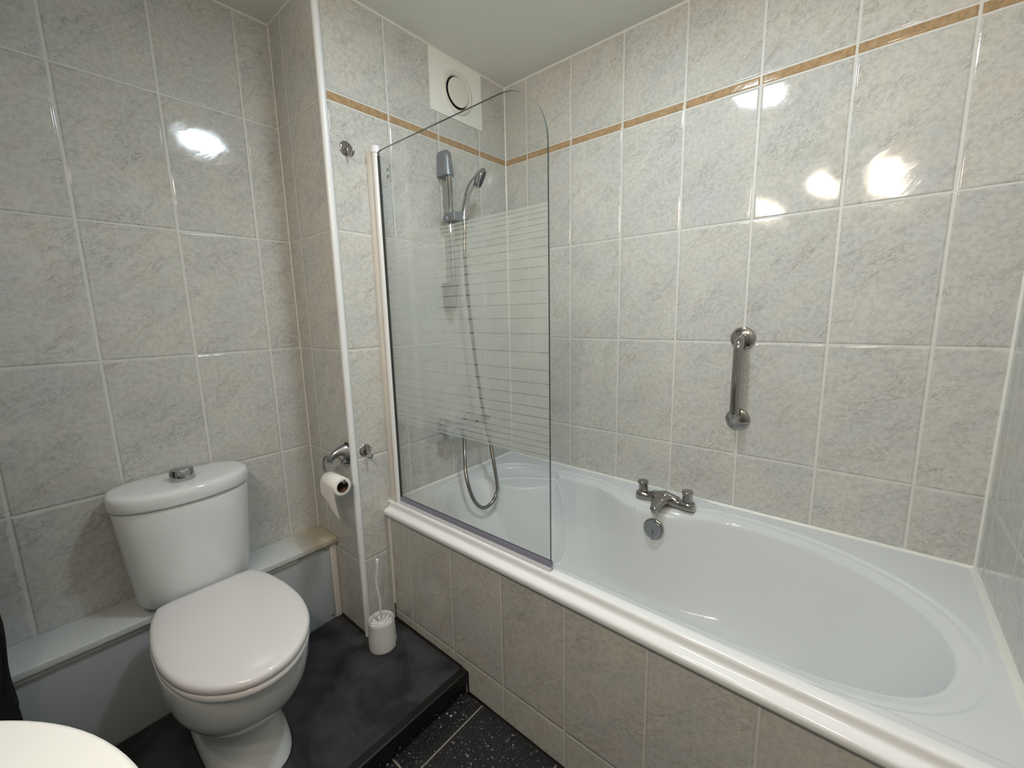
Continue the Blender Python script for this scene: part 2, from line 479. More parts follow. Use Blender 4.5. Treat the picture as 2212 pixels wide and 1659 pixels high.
# raised platform with vinyl top, black nosing, speckled riser
def platform():
    me = MB()
    me.box(-D, 0.419, YB, YP - 0.0005, 0.0, ZPL, 0)
    me.box(0, 0.419, YP - 0.001, YP - 0.0005, 0, ZPL, 0)
    o = me.build('floor_platform', [M['vinyl'], M['riser']], origin=(0, -1.4, 0), smooth=False)
    for p in o.data.polygons:
        if p.normal.x > 0.5: p.material_index = 1
    struct(o, 'raised dark vinyl platform under the toilet')
    n = MB()
    prof = [(0.4035, ZPL), (0.4035, ZPL + 0.002), (0.427, ZPL + 0.002), (0.4315, ZPL - 0.001), (0.4325, ZPL - 0.006), (0.4325, ZPL - 0.045), (0.419, ZPL - 0.045), (0.419, ZPL)]
    n.loft([[(x, y, z) for x, z in prof] for y in (YB, YP - 0.0006)])
    struct(n.build('trim_1', M['black'], origin=(0.42, -1.4, 0.05)), 'black nosing on the platform step')
platform()

# corner bead on the pier's outer corner
def bead_corner():
    prof = [(-0.014, -W1 + 0.0), (-0.014, -W1 - 0.004), (-0.006, -W1 - 0.0075), (0.002, -W1 - 0.007), (0.0072, -W1 - 0.0015),
            (0.0078, -W1 + 0.006), (0.0045, -W1 + 0.014), (0.0, -W1 + 0.017), (0.0, -W1)]
    n = MB(); n.loft([[(x, y, z) for x, y in prof] for z in (ZPL, H)])
    struct(n.build('trim_2', M['pvc'], origin=(0, -W1, ZPL), sharp=60), 'white rounded corner bead')
bead_corner()

def bead(name, p0, p1, n1, n2, w, mat, label, k=1.0):
    """triangular-ish filleted sealant bead along p0-p1 between faces with normals n1, n2"""
    p0, p1, n1, n2 = map(Vector, (p0, p1, n1, n2))
    steps = max(2, int((p1 - p0).length / 0.02))
    rings = []
    rnd = random.Random(name)
    for i in range(steps + 1):
        p = p0.lerp(p1, i / steps); ww = w * (1 + 0.18 * (rnd.random() - 0.5))
        ring = [p - (n1 + n2) * 0.0006]
        for t in (0, 0.25, 0.5, 0.75, 1):
            a = n1 * ww * (1 - t) + n2 * ww * t
            ring.append(p + a * (0.9 if 0 < t < 1 else 1.0))
        rings.append(ring)
    m = MB(); m.loft(rings)
    return struct(m.build(name, mat, origin=tuple((p0 + p1) / 2), sharp=70), label)
X1, Y1, Z1 = (1, 0, 0), (0, 1, 0), (0, 0, 1)
nX, nY, nZ = (-1, 0, 0), (0, -1, 0), (0, 0, -1)
bead('trim_3', (0, 0, ZR), (XR, 0, ZR), nY, Z1, 0.0065, M['silicone'], 'white sealant along the bath and long wall')
bead('trim_4', (0, 0, ZR), (0, YP, ZR), X1, Z1, 0.006, M['silicone'], 'white sealant at the shower end of the bath')
bead('trim_5', (XR, 0, ZR), (XR, YP, ZR), nX, Z1, 0.012, M['silicone'], 'thick white sealant at the right end of the bath')
bead('trim_6', (0, YP, 0.155), (0, YP, 0.55), X1, nY, 0.007, M['silicone'], 'white sealant between wall and bath panel')
bead('trim_7', (0, YP, ZPL), (0, YP, 0.153), X1, nY, 0.003, M['blackseal'], 'dark gap below the sealant')
bead('trim_8', (0, 0, ZR), (0, 0, H), X1, nY, 0.004, M['silicone'], 'white joint in the bath corner')
bead('trim_9', (XR, 0, ZR), (XR, 0, H), nX, nY, 0.005, M['silicone'], 'white joint in the far corner')
bead('trim_10', (0, 0, H), (XR, 0, H), nY, nZ, 0.005, M['silicone'], 'ceiling caulk along the long wall')
bead('trim_11', (0, 0, H), (0, -W1, H), X1, nZ, 0.005, M['silicone'], 'ceiling caulk on the end wall')
bead('trim_12', (-D, YB, H), (-D, -W1, H), X1, nZ, 0.005, M['silicone'], 'ceiling caulk above the toilet')
bead('trim_13', (-D, -W1, H), (0, -W1, H), nY, nZ, 0.003, M['silicone'], 'ceiling caulk on the return')
bead('trim_14', (-D, -W1, 0.447), (-D, -W1, H), X1, nY, 0.0028, M['silicone'], 'pale joint in the toilet recess corner')
bead('trim_15', (0.0, YP - 0.001, ZPL), (0.405, YP - 0.001, ZPL), nY, Z1, 0.007, M['blackseal'], 'black sealant along the bath panel on the platform')
bead('trim_16', (-0.2, -W1, ZPL), (0, -W1, ZPL), nY, Z1, 0.007, M['blackseal'], 'black sealant below the return')
bead('trim_17', (0, -W1, ZPL), (0, YP, ZPL), X1, Z1, 0.004, M['blackseal'], 'black sealant below the pier')
bead('trim_18', (-0.2, YB, ZPL), (-0.2, -W1, ZPL), X1, Z1, 0.003, M['blackseal'], 'black sealant below the pipe boxing')
bead('trim_19', (0.43, YP - 0.001, 0), (XR, YP - 0.001, 0), nY, Z1, 0.006, M['blackseal'], 'black sealant at the foot of the bath panel')
bead('trim_20', (0.432, YP - 0.001, 0), (0.432, YP - 0.001, ZPL), X1, nY, 0.004, M['blackseal'], 'black sealant beside the step')

# ---------------------------------------------------------------- bath
bath = thing('bathtub', 'white double-ended bathtub with moulded rim, set against the tiled walls', 'bathtub', (0.85, -0.4, 0.0))
def bath_mesh():
    # basin edge, measured outline
    pts = [(0.09, -0.44), (0.105, -0.33), (0.15, -0.245), (0.23, -0.175), (0.34, -0.125), (0.466, -0.108), (0.56, -0.105), (0.645, -0.135), (0.735, -0.178),
           (0.83, -0.186), (0.92, -0.172), (1.015, -0.134), (1.11, -0.106), (1.24, -0.116), (1.37, -0.15), (1.48, -0.208), (1.56, -0.28),
           (1.603, -0.36), (1.617, -0.44), (1.607, -0.52), (1.575, -0.592), (1.52, -0.643), (1.44, -0.674), (1.34, -0.690), (1.15, -0.698), (0.85, -0.70),
           (0.55, -0.698), (0.36, -0.688), (0.24, -0.655), (0.15, -0.60), (0.105, -0.53)]
    top = np.array([(p.x, p.y) for p in catmull([(a, b, 0) for a, b in pts], 6, True)])
    th = np.linspace(0, 2 * np.pi, 160, endpoint=False)
    ex = 2.0 / 2.6
    flo = np.stack([0.86 + 0.46 * np.sign(np.cos(th)) * np.abs(np.cos(th)) ** ex, -0.425 + 0.185 * np.sign(np.sin(th)) * np.abs(np.sin(th)) ** ex], 1)
    xs = np.linspace(0.0004, XR - 0.0004, 300); ys = np.linspace(-0.0004, -0.735, 150)
    xs = np.linspace(0.0004, XR - 0.0004, 580); ys = np.linspace(-0.0004, -0.735, 280)
    GX, GY = np.meshgrid(xs, ys, indexing='ij')
    Q = np.stack([GX.ravel(), GY.ravel()], 1)
    def sd(poly):
        a = poly; b = np.roll(poly, -1, 0)
        best = np.full(len(Q), 1e9); ins = np.zeros(len(Q), bool)
        for (ax, ay), (bx, by) in zip(a, b):
            ex_, ey_ = bx - ax, by - ay
            t = np.clip(((Q[:, 0] - ax) * ex_ + (Q[:, 1] - ay) * ey_) / (ex_ ** 2 + ey_ ** 2 + 1e-12), 0, 1)
            best = np.minimum(best, np.hypot(Q[:, 0] - ax - t * ex_, Q[:, 1] - ay - t * ey_))
            c = ((ay > Q[:, 1]) != (by > Q[:, 1])) & (Q[:, 0] < (bx - ax) * (Q[:, 1] - ay) / (by - ay + 1e-15) + ax)
            ins ^= c
        return np.where(ins, best, -best)
    dt = sd(top); df = sd(flo)
    sm = lambda e0, e1, v: (lambda t: t * t * (3 - 2 * t))(np.clip((v - e0) / (e1 - e0), 0, 1))
    t = np.clip(dt / (np.maximum(dt, 0) + np.maximum(-df, 0) + 1e-9), 0, 1)
    pw = 1.12 + 1.5 * sm(0.20, 0.62, Q[:, 0]) - 0.75 * sm(1.15, 1.5, Q[:, 0])     # gentle slope at the ends, steep sides
    side = sm(-0.17, -0.11, -np.abs(Q[:, 1] + 0.40)) 
    pw = pw + (2.4 - pw) * (1 - side) * sm(0.10, 0.35, Q[:, 0])
    S = 1 - (1 - t) ** pw
    S = np.where(df > 0, 1.0, S)
    z = ZR - 0.355 * S
    z -= 0.010 * sm(0, -0.02, -df) * 0
    # soft lip band outside the edge
    z -= 0.005 * sm(-0.052, -0.040, dt) + 0.007 * sm(-0.034, 0.0, dt)
    z += 0.012 * S
    # recessed corner shelf near the shower
    cx, cy = 0.225, -0.205
    ca, sa = math.cos(-0.40), math.sin(-0.40)
    ux = (Q[:, 0] - cx) * ca - (Q[:, 1] - cy) * sa; uy = (Q[:, 0] - cx) * sa + (Q[:, 1] - cy) * ca
    rr = np.sqrt((ux / 0.175) ** 2 + (uy / 0.120) ** 2)
    over = np.maximum(0, rr - 0.90)
    shelf = ZR - 0.030 + 0.0045 * sm(0.76, 0.86, rr) - 0.50 * over * over / (over + 0.10)
    w = 0.035
    hh = np.clip(0.5 + 0.5 * (shelf - z) / w, 0, 1)                      # smooth maximum with the basin surface
    zmax = z * (1 - hh) + shelf * hh + w * hh * (1 - hh)
    rec = sm(1.06, 0.90, rr)
    z = np.where(z > shelf, z * (1 - rec) + np.minimum(z, shelf) * rec, zmax)
    # raised tap deck
    r2_ = np.sqrt(((Q[:, 0] - 0.872) / 0.20) ** 2 + ((Q[:, 1] + 0.075) / 0.092) ** 2)
    z += 0.005 * sm(1.02, 0.93, r2_) * sm(0.004, -0.012, dt)
    # front ridge lines
    z += 0.0022 * (sm(-0.712, -0.716, Q[:, 1]) - 0.0)
    z = z.reshape(GX.shape)
    m = MB(); nx, ny = len(xs), len(ys)
    m.v = [(float(GX[i, j]), float(GY[i, j]), float(z[i, j])) for i in range(nx) for j in range(ny)]
    m.f = [(i * ny + j, (i + 1) * ny + j, (i + 1) * ny + j + 1, i * ny + j + 1) for i in range(nx - 1) for j in range(ny - 1)]
    m.mi = [0] * len(m.f)
    m.build('tub', M['acrylic'], bath, sharp=80)
    # rolled front edge
    zt = float(z[10, -1])
    prof = [(-0.735, zt), (-0.745, zt + 0.0012), (-0.757, zt + 0.0012), (-0.7620, zt - 0.001), (-0.7645, zt - 0.006), (-0.7652, zt - 0.013), (-0.7660, zt - 0.020), (-0.7690, zt - 0.0245),
            (-0.776, zt - 0.0262), (-0.785, zt - 0.0275), (-0.7905, zt - 0.0315), (-0.7925, zt - 0.038), (-0.7915, zt - 0.047), (-0.787, zt - 0.053), (-0.7785, zt - 0.055), (-0.7715, zt - 0.0535), (-0.765, zt - 0.05), (-0.735, zt - 0.02)]
    prof = [(p.x, p.y) for p in catmull([(a, b_, 0) for a, b_ in prof], 3)]
    r = MB(); r.loft([[(x, y, zz) for y, zz in prof] for x in (0.0, 0.4, 0.85, 1.3, XR)])
    r.build('rolled_edge', M['edge'], bath, sharp=60)
bath_mesh()
def overflow():
    c = Vector((0.859, -0.1905, 0.527)); ax = Vector((0, -1, 0.22)).normalized()
    m = MB(); m.lathe([(0.036, -0.012), (0.0375, 0.0), (0.038, 0.006), (0.036, 0.0105), (0.031, 0.013), (0.0, 0.0145)], c, ax, 48)
    o = m.build('overflow_cover', M['chrome_dark'], bath); o['label'] = 'round chrome overflow cover'
    k = MB(); k.lathe([(0.0315, 0.011), (0.0315, 0.017), (0.0295, 0.019), (0.0, 0.0195)], c, ax, 40)
    k.build('overflow_dial', M['chrome'], o)
    g = MB(); g.box(c.x + 0.002, c.x + 0.005, c.y - 0.0255, c.y - 0.012, c.z - 0.034, c.z + 0.004)
    g.build('grip', M['chrome_dark'], o)
overflow()

# tiled panel under the bath
m = MB(); m.box(0.0, XR, YP, YP + 0.02, 0.0, 0.549)
m.build('panel', M['tile_panel'], bath, smooth=False)['label'] = 'tiled panel closing the front of the bath'

# ---------------------------------------------------------------- bath tap
def bath_tap():
    z0 = ZR + 0.004
    xa, xb, yc = 0.788, 0.957, -0.128
    t = thing('bath_tap', 'dark chrome two-handle bath mixer tap on the bath rim', 'tap', (0.8725, yc, z0))
    m = MB()
    # body lofted along x
    secs = []
    n = 24
    def sec(x, hw, h, y):
        ring = []
        for k in range(n):
            a = 2 * math.pi * k / n
            yy = hw * math.copysign(abs(math.cos(a)) ** 0.8, math.cos(a))
            zz = (h / 2) + (h / 2) * math.copysign(abs(math.sin(a)) ** 0.75, math.sin(a))
            ring.append((x, y + yy * 1.05, z0 + zz * (1.0 + 0.30 * (1 if abs(x - xa) > 0.03 and abs(x - xb) > 0.03 else 0.25))))
        return ring
    data = [(xa - 0.0265, 0.006, 0.012), (xa - 0.0245, 0.015, 0.024), (xa - 0.017, 0.0215, 0.031), (xa, 0.0245, 0.033), (xa + 0.017, 0.0215, 0.030), (xa + 0.034, 0.0195, 0.030),
            (0.85, 0.022, 0.034), (0.8725, 0.024, 0.038), (0.895, 0.022, 0.034), (xb - 0.034, 0.0195, 0.030), (xb - 0.017, 0.0215, 0.030), (xb, 0.0245, 0.033),
            (xb + 0.017, 0.0215, 0.031), (xb + 0.0245, 0.015, 0.024), (xb + 0.0265, 0.006, 0.012)]
    ctrl = catmull([(a, b_, c) for a, b_, c in data], 4)
    m.loft([sec(p.x, p.y, p.z, yc) for p in ctrl])
    m.build('body', M['chrome_dark'], t, sharp=50)
    # wide flat spout curving forward
    s = MB()
    path = [(0.0, 0.048, 0.024, 0.014), (0.012, 0.045, 0.026, 0.0145), (0.03, 0.037, 0.031, 0.014), (0.055, 0.028, 0.032, 0.012), (0.078, 0.021, 0.027, 0.0105), (0.096, 0.0155, 0.0215, 0.009), (0.106, 0.0145, 0.0195, 0.009), (0.112, 0.011, 0.0185, 0.007), (0.114, 0.006, 0.0182, 0.004)]
    ctrl = catmull([(a, b_, c) for a, b_, c, d in path], 3); hs = catmull([(d, 0, 0) for a, b_, c, d in path], 3)
    rings = []
    for p, hh in zip(ctrl, hs):
        rings.append([(0.8725 + p.y * math.copysign(abs(math.cos(2 * math.pi * k / 28)) ** 0.8, math.cos(2 * math.pi * k / 28)), yc - p.x, z0 + p.z + hh.x * math.sin(2 * math.pi * k / 28)) for k in range(28)])
    s.loft(rings)
    s.build('spout', M['chrome_dark'], t, sharp=60)
    a = MB(); a.lathe([(0.0115, 0.0), (0.0115, 0.016)], (0.8725, yc - 0.098, z0 + 0.003), (0, 0, 1), 24)
    a.build('aerator', M['steel'], t)
    for x in (xa, xb):
        c = MB(); c.lathe([(0.0175, 0.028), (0.0170, 0.036), (0.0165, 0.0385), (0.0150, 0.041)], (x, yc, z0), n=36)
        c.build('pillar_collar', M['chrome_dark'], t)
        h = MB()
        ring = lambda r, z, dy=0: [(x + r * math.cos(2 * math.pi * k / 36), yc - dy + (r * (1.0 + (0.28 if math.sin(2 * math.pi * k / 36) < -0.3 else 0) * min(1, dy * 200))) * math.sin(2 * math.pi * k / 36), z0 + z) for k in range(36)]
        h.loft([ring(0.0180, 0.040), ring(0.0180, 0.060), ring(0.0188, 0.063, 0.0015), ring(0.0205, 0.067, 0.004), ring(0.0205, 0.071, 0.004), ring(0.0185, 0.0745, 0.004), ring(0.011, 0.0765, 0.003)])
        h.build('handle', M['chrome_dark'] if x == xa else M['steel'], t, sharp=40)
bath_tap()

# ---------------------------------------------------------------- grab bar
def grab_bar():
    x, za, zb = 1.078, 1.2329, 0.9425
    t = thing('grab_rail', 'short vertical polished steel grab rail on the long tiled wall', 'grab rail', (x, 0, 1.088))
    p = []
    rr = 0.035; out = 0.062
    p.append((x, -0.002, za))
    for k in range(0, 9):
        a = k / 8 * math.pi / 2
        p.append((x, -(out - rr) - rr * math.sin(a), za - rr + rr * math.cos(a)))
    for k in range(0, 9):
        a = k / 8 * math.pi / 2
        p.append((x, -(out - rr) - rr * math.cos(a), zb + rr - rr * math.sin(a)))
    p.append((x, -0.002, zb))
    MB().tube(p, 0.0152, 24).build('bar', M['steel'], t, sharp=50)
    for z in (za, zb):
        MB().lathe([(0.040, 0.0), (0.040, 0.003), (0.0385, 0.0065), (0.034, 0.0095), (0.020, 0.0115), (0.0165, 0.0125)], (x, 0, z), (0, -1, 0), 56).build('flange', M['steel'], t)
grab_bar()

# ---------------------------------------------------------------- extractor vent
def vent():
    t = thing('ceiling_vent', 'white square wall vent with round disc, high on the end wall', 'vent', (0, -0.307, 2.261))
    t.name = 'extractor_vent'
    n = 64; cy, cz, ro, ri = -0.307, 2.252, 0.0835, 0.0625
    y0, y1, z0, z1 = -0.452, -0.162, 2.1465, 2.3755
    # plate with round hole
    m = MB()
    sq = []
    for k in range(n):
        a = 2 * math.pi * k / n; c, s_ = math.cos(a), math.sin(a)
        tt = min(((y1 - cy) / c if c > 1e-9 else (y0 - cy) / c if c < -1e-9 else 1e9), ((z1 - cz) / s_ if s_ > 1e-9 else (z0 - cz) / s_ if s_ < -1e-9 else 1e9))
        sq.append((cy + c * tt, cz + s_ * tt))
    # snap to corners
    for cyy, czz in ((y0, z0), (y0, z1), (y1, z0), (y1, z1)):
        j = min(range(n), key=lambda i: (sq[i][0] - cyy) ** 2 + (sq[i][1] - czz) ** 2); sq[j] = (cyy, czz)
    circ = lambda r: [(cy + r * math.cos(2 * math.pi * k / n), cz + r * math.sin(2 * math.pi * k / n)) for k in range(n)]
    m.loft([[(0.0, y, z) for y, z in sq], [(0.004, y, z) for y, z in sq], [(0.004, y, z) for y, z in circ(ri)], [(0.0006, y, z) for y, z in circ(ri)]], cap0=False, cap1=False)
    m.build('plate', M['vent'], t, sharp=30)
    r = MB()
    r.loft([[(x, y, z) for y, z in circ(rad)] for x, rad in ((0.004, ro), (0.008, ro - 0.001), (0.0105, ro - 0.005), (0.011, ro - 0.012), (0.0085, ri + 0.002), (0.004, ri - 0.001), (0.0015, ri - 0.001))], cap0=False, cap1=False)
    r.build('ring', M['vent_disc'], t, sharp=60)
    d = MB(); d.lathe([(0.018, 0.0008), (0.018, 0.003)], (0, cy, cz), X1, 48)
    d.lathe([(0.055, 0.008), (0.0560, 0.0095), (0.0560, 0.0125), (0.0545, 0.0142), (0.0, 0.0148)], (0, cy, cz), X1, 64)
    d.build('disc', M['vent_disc'], t, sharp=40)
    k = MB(); k.lathe([(ri - 0.001, 0.0006), (ri - 0.001, 0.0012)], (0, cy, cz), X1, 48)
    k.build('duct', M['black'], t)
vent()

# ---------------------------------------------------------------- robe hooks
def robe_hook(y, z, label, upturn):
    t = thing('robe_hook', label, 'hook', (0, y, z), 'small metal robe hooks on the end wall')
    MB().lathe([(0.0235, 0.0), (0.0238, 0.002), (0.022, 0.0038), (0.019, 0.0045), (0.0, 0.0045)], (0, y, z), X1, 40).build('backplate', M['steel'], t)
    pts = catmull([(0.006, y, z + 0.013), (0.0085, y, z + 0.002), (0.0095, y, z - 0.010), (0.013, y + 0.001, z - 0.022), (0.024, y + 0.003, z - 0.028), (0.036, y + 0.004, z - 0.022), (0.040, y + 0.005, z - 0.010 + upturn)], 6)
    MB().tube(pts, [0.0036] * 8 + [0.0042] * (len(pts) - 8), 14).build('hook', M['steel'], t)
    for dy in (-0.015, 0.015):
        MB().lathe([(0.0032, 0.004), (0.003, 0.0058), (0.0, 0.0064)], (0, y + dy, z - 0.002), X1, 16).build('screw', M['chrome'], t)
robe_hook(-0.832, 1.900, 'upper metal robe hook on the pier, level with the screen top', 0.0)
robe_hook(-0.851, 0.840, 'lower metal robe hook on the pier, beside the toilet roll', 0.0)

# ---------------------------------------------------------------- bath screen
def bath_screen():
    yg = -0.745
    t = thing('bath_screen', 'glass shower screen with frosted horizontal stripes standing on the bath edge', 'shower screen', (0.4, yg, ZR))
    m = MB(); m.box(0.0, 0.030, yg - 0.013, yg + 0.017, ZR + 0.003, 1.913)
    m.build('wall_profile', M['pvc_frame'], t, bevel=0.0015)
    m = MB(); m.tube([(0.0445, yg - 0.002, ZR + 0.004), (0.0445, yg - 0.002, 1.905)], 0.0125, 28)
    h = m.build('hinge_post', M['pvc'], t)
    m = MB(); m.lathe([(0.0155, 1.896), (0.0158, 1.915), (0.0145, 1.9185), (0.0, 1.919)], (0.0445, yg - 0.002, 0), n=32)
    m.build('post_cap', M['pvc'], h)
    # gasket lines
    g = MB(); g.box(0.0300, 0.0335, yg - 0.004, yg + 0.004, ZR + 0.004, 1.90)
    g.box(0.0565, 0.0600, yg - 0.0045, yg + 0.0045, ZR + 0.004, 1.885)
    g.build('gasket', M['nozzle'], t)
    # glass outline in x-z
    x0, x1, zb, zt = 0.0585, 0.7765, 0.6235, 1.9005
    out = [(x0, zb), (x1, zb)]
    rc = 0.155
    for k in range(0, 17):
        a = k / 16 * math.pi / 2
        out.append((x1 - rc + rc * math.cos(a), zt - rc + rc * math.sin(a)))
    out += [(x0 + 0.015, zt), (x0, zt - 0.004)]
    m = MB()
    n = len(out)
    m.v = [(x, yg - 0.003, z) for x, z in out] + [(x, yg + 0.003, z) for x, z in out]
    m.f = [tuple(range(n)), tuple(range(2 * n - 1, n - 1, -1))] + [(i, (i + 1) % n, (i + 1) % n + n, i + n) for i in range(n)]
    m.mi = [0, 0] + [1] * n
    m.build('glass_panel', [M['glass'], M['glass_edge']], t, smooth=False)
    # frosted stripes
    gaps = [1.5999, 1.5873, 1.5738, 1.5589, 1.5424, 1.5258, 1.5036, 1.4791, 1.4544, 1.4242, 1.3934, 1.3594, 1.3215, 1.2796, 1.2236 + 0.006, 1.1824, 1.1451, 1.111, 1.0782, 1.0496, 1.0249, 1.0020, 0.9821, 0.964, 0.9446]
    zs = [1.6085] + gaps + [0.9355]
    f = MB()
    for i in range(len(zs) - 1):
        a = zs[i] - (0.0015 if i > 0 else 0); b_ = zs[i + 1] + (0.0015 if i < len(zs) - 2 else 0)
        f.box(x0 + 0.004, x1 - 0.004, yg + 0.0031, yg + 0.0034, b_, a)
    f.build('frosted_stripes', M['frost'], t, smooth=False)
    s = MB(); prof = [(yg - 0.0050, 0.630), (yg - 0.0042, 0.634), (yg - 0.0034, 0.634), (yg - 0.0034, 0.6225), (yg + 0.0034, 0.6225), (yg + 0.0034, 0.634), (yg + 0.0042, 0.634), (yg + 0.0050, 0.630), (yg + 0.0052, 0.6165), (yg - 0.0052, 0.6165)]
    s.loft([[(x, y, z) for y, z in prof] for x in (x0 + 0.001, 0.4, x1 + 0.004)])
    s.build('seal_strip', M['sealstrip'], t, sharp=40)['label'] = 'bluish grey plastic seal strip'
    s = MB(); s.loft([[(x, y, z) for y, z in [(yg - 0.005, 0.6164), (yg + 0.005, 0.6164), (yg + 0.012, 0.6075), (yg + 0.011, 0.6065), (yg + 0.001, 0.6135), (yg - 0.010, 0.6065), (yg - 0.0112, 0.6075)]] for x in (x0 + 0.001, 0.4, x1 + 0.004)])
    s.build('seal_lip', M['seallip'], t, sharp=40)['label'] = 'pale lower lip of the seal strip'
    # printed safety mark: dots with fine lines, CE and UKCA marks
    p = MB(); yy = yg - 0.0034
    zc = [1.8405 - 0.0078 * k for k in range(8)]
    for k, z in enumerate(zc):
        x = 0.1215
        p.lathe([(0.0014, 0.0), (0.0014, 0.0003)], (x, yy + 0.0002, z), (0, -1, 0), 12)
        p.box(x + 0.004, x + 0.016 + 0.002 * (k % 2), yy - 0.0001, yy + 0.0002, z - 0.0003, z + 0.0003)
    def txt(s_, x, z, size):
        cu = bpy.data.curves.new('t', 'FONT'); cu.body = s_; cu.size = size; cu.extrude = 0.00015; cu.offset = 0.00025
        ob = bpy.data.objects.new('t', cu); COL.objects.link(ob)
        bpy.context.view_layer.update()
        me = bpy.data.meshes.new_from_object(ob.evaluated_get(bpy.context.evaluated_depsgraph_get()))
        o0 = len(p.v)
        for v in me.vertices: p.v.append((x + v.co.x, yy - v.co.z, z + v.co.y))
        for q in me.polygons: p.f.append(tuple(i + o0 for i in q.vertices)); p.mi.append(0)
        bpy.data.objects.remove(ob); bpy.data.curves.remove(cu); bpy.data.meshes.remove(me)
    txt('CE', 0.1035, 1.8235, 0.0115)
    txt('UK', 0.1045, 1.8055, 0.0078); txt('CA', 0.1045, 1.7995, 0.0078)
    p.build('printed_mark', M['ink'], t, smooth=False)
bath_screen()

# ---------------------------------------------------------------- shower
def shower():
    yr, xr = -0.4155, 0.050
    t = thing('shower_rail', 'chrome shower riser rail with grey caps on the end wall', 'shower rail', (0, yr, 1.36))
    MB().tube([(xr, yr, 1.40), (xr, yr, 1.96)], 0.0135, 28).build('rail', M['chrome'], t)
    def cap(z0, z1, flip):
        m = MB(); rings = []
        for k in range(9):
            f = k / 8
            z = z0 + (z1 - z0) * f
            w = 0.0245 - 0.0065 * f - (0.006 if f > 0.97 else 0)
            d1 = 0.071 - 0.012 * f - (0.008 if f > 0.97 else 0)
            ring = []
            for j in range(20):
                a = math.pi * j / 19 - math.pi / 2
                ring.append((max(0.001, d1 - w) + w * 0.9 * math.cos(a), yr + w * math.sin(a), z))
            ring += [(0.001, yr + w * 0.9, z), (0.001, yr - w * 0.9, z)]
            rings.append(ring)
        m.loft(rings); return m
    cap(1.895, 1.992, False).build('rail_bracket', M['greyplastic'], t, sharp=45)
    cap(1.470, 1.352, True).build('rail_bracket', M['greyplastic'], t, sharp=45)
    s = MB(); s.box(0.032, 0.098, yr - 0.022, yr + 0.056, 1.712, 1.750)
    sl = s.build('slider', M['greyplastic'], t, bevel=0.004, seg=3)
    MB().lathe([(0.014, 0.0), (0.015, 0.003), (0.015, 0.011), (0.013, 0.014), (0.0, 0.015)], (0.055, yr - 0.022, 1.722), (0, -1, -0.1), 32).build('slider_knob', M['greyplastic'], sl)
    # handset held by the slider
    h = thing('shower_handset', 'chrome shower handset resting in the rail slider', 'shower head', (0.098, -0.382, 1.74))
    path = catmull([(0.098, -0.382, 1.722), (0.099, -0.381, 1.75), (0.104, -0.376, 1.795), (0.113, -0.366, 1.835), (0.124, -0.354, 1.864), (0.137, -0.340, 1.885)], 6)
    rr = [0.0112 + 0.003 * (i / len(path)) for i in range(len(path))]
    MB().tube(path, rr, 22).build('handle', M['chrome'], h, sharp=60)
    nrm = Vector((0.70, 0.60, -0.42)).normalized(); hc = Vector((0.143, -0.334, 1.885))
    hd = MB(); hd.lathe([(0.0, -0.020), (0.012, -0.0185), (0.026, -0.012), (0.037, -0.003), (0.041, 0.005), (0.0405, 0.010), (0.037, 0.0125), (0.0, 0.0125)], hc, nrm, 48)
    ho = hd.build('head', M['chrome'], h, sharp=50)
    nz = MB(); nz.lathe([(0.034, 0.0126), (0.033, 0.0145), (0.0, 0.0150)], hc, nrm, 40)
    e1 = nrm.orthogonal().normalized(); e2 = nrm.cross(e1)
    for ring, cnt in ((0.010, 6), (0.020, 12), (0.029, 18)):
        for k in range(cnt):
            a = 2 * math.pi * k / cnt
            nz.lathe([(0.0018, 0.0145), (0.0012, 0.0185)], hc + (e1 * math.cos(a) + e2 * math.sin(a)) * ring, nrm, 8)
    nz.build('spray_face', M['nozzle'], ho)
    # hose
    pts = catmull([(0.098, -0.382, 1.722), (0.098, -0.383, 1.68), (0.098, -0.388, 1.60), (0.098, -0.382, 1.45), (0.099, -0.368, 1.30), (0.10, -0.345, 1.10), (0.105, -0.315, 0.89),
                   (0.145, -0.322, 0.775), (0.190, -0.345, 0.672), (0.218, -0.360, 0.586), (0.222, -0.375, 0.549), (0.222, -0.400, 0.526), (0.219, -0.428, 0.5155),
                   (0.215, -0.452, 0.5185), (0.208, -0.476, 0.540), (0.198, -0.492, 0.574), (0.182, -0.497, 0.620), (0.155, -0.486, 0.675), (0.125, -0.460, 0.733), (0.088, -0.425, 0.788), (0.067, -0.408, 0.815), (0.066, -0.408, 0.832)], 14)
    m = MB(); m.tube(pts, 0.0078, 14)
    o = m.build('shower_hose', M['hose'], origin=(0.1, -0.35, 0.44), sharp=70)
    # length uv for the ribbing
    me = o.data; uvl = me.uv_layers.new(name='UVMap')
    P = np.array([tuple(p) for p in pts]); L = np.concatenate([[0], np.cumsum(np.linalg.norm(np.diff(P, axis=0), axis=1))])
    lens = []
    for v in me.vertices:
        w = np.array(v.co) + np.array(o.location); i = int(np.argmin(((P - w) ** 2).sum(1))); lens.append(L[i] / 0.0042)
    for lp in me.loops: uvl.data[lp.index].uv = (0.5, lens[lp.vertex_index])
    tag(o, 'flexible metal shower hose looping down into the bath', 'shower hose')
    # thermostatic bar valve
    zc = 0.852; xv = 0.066
    v = thing('shower_valve', 'chrome thermostatic shower bar valve low on the end wall', 'shower valve', (0, -0.39, zc))
    MB().tube([(xv, -0.468, zc), (xv, -0.300, zc)], 0.0195, 32).build('body', M['chrome'], v)
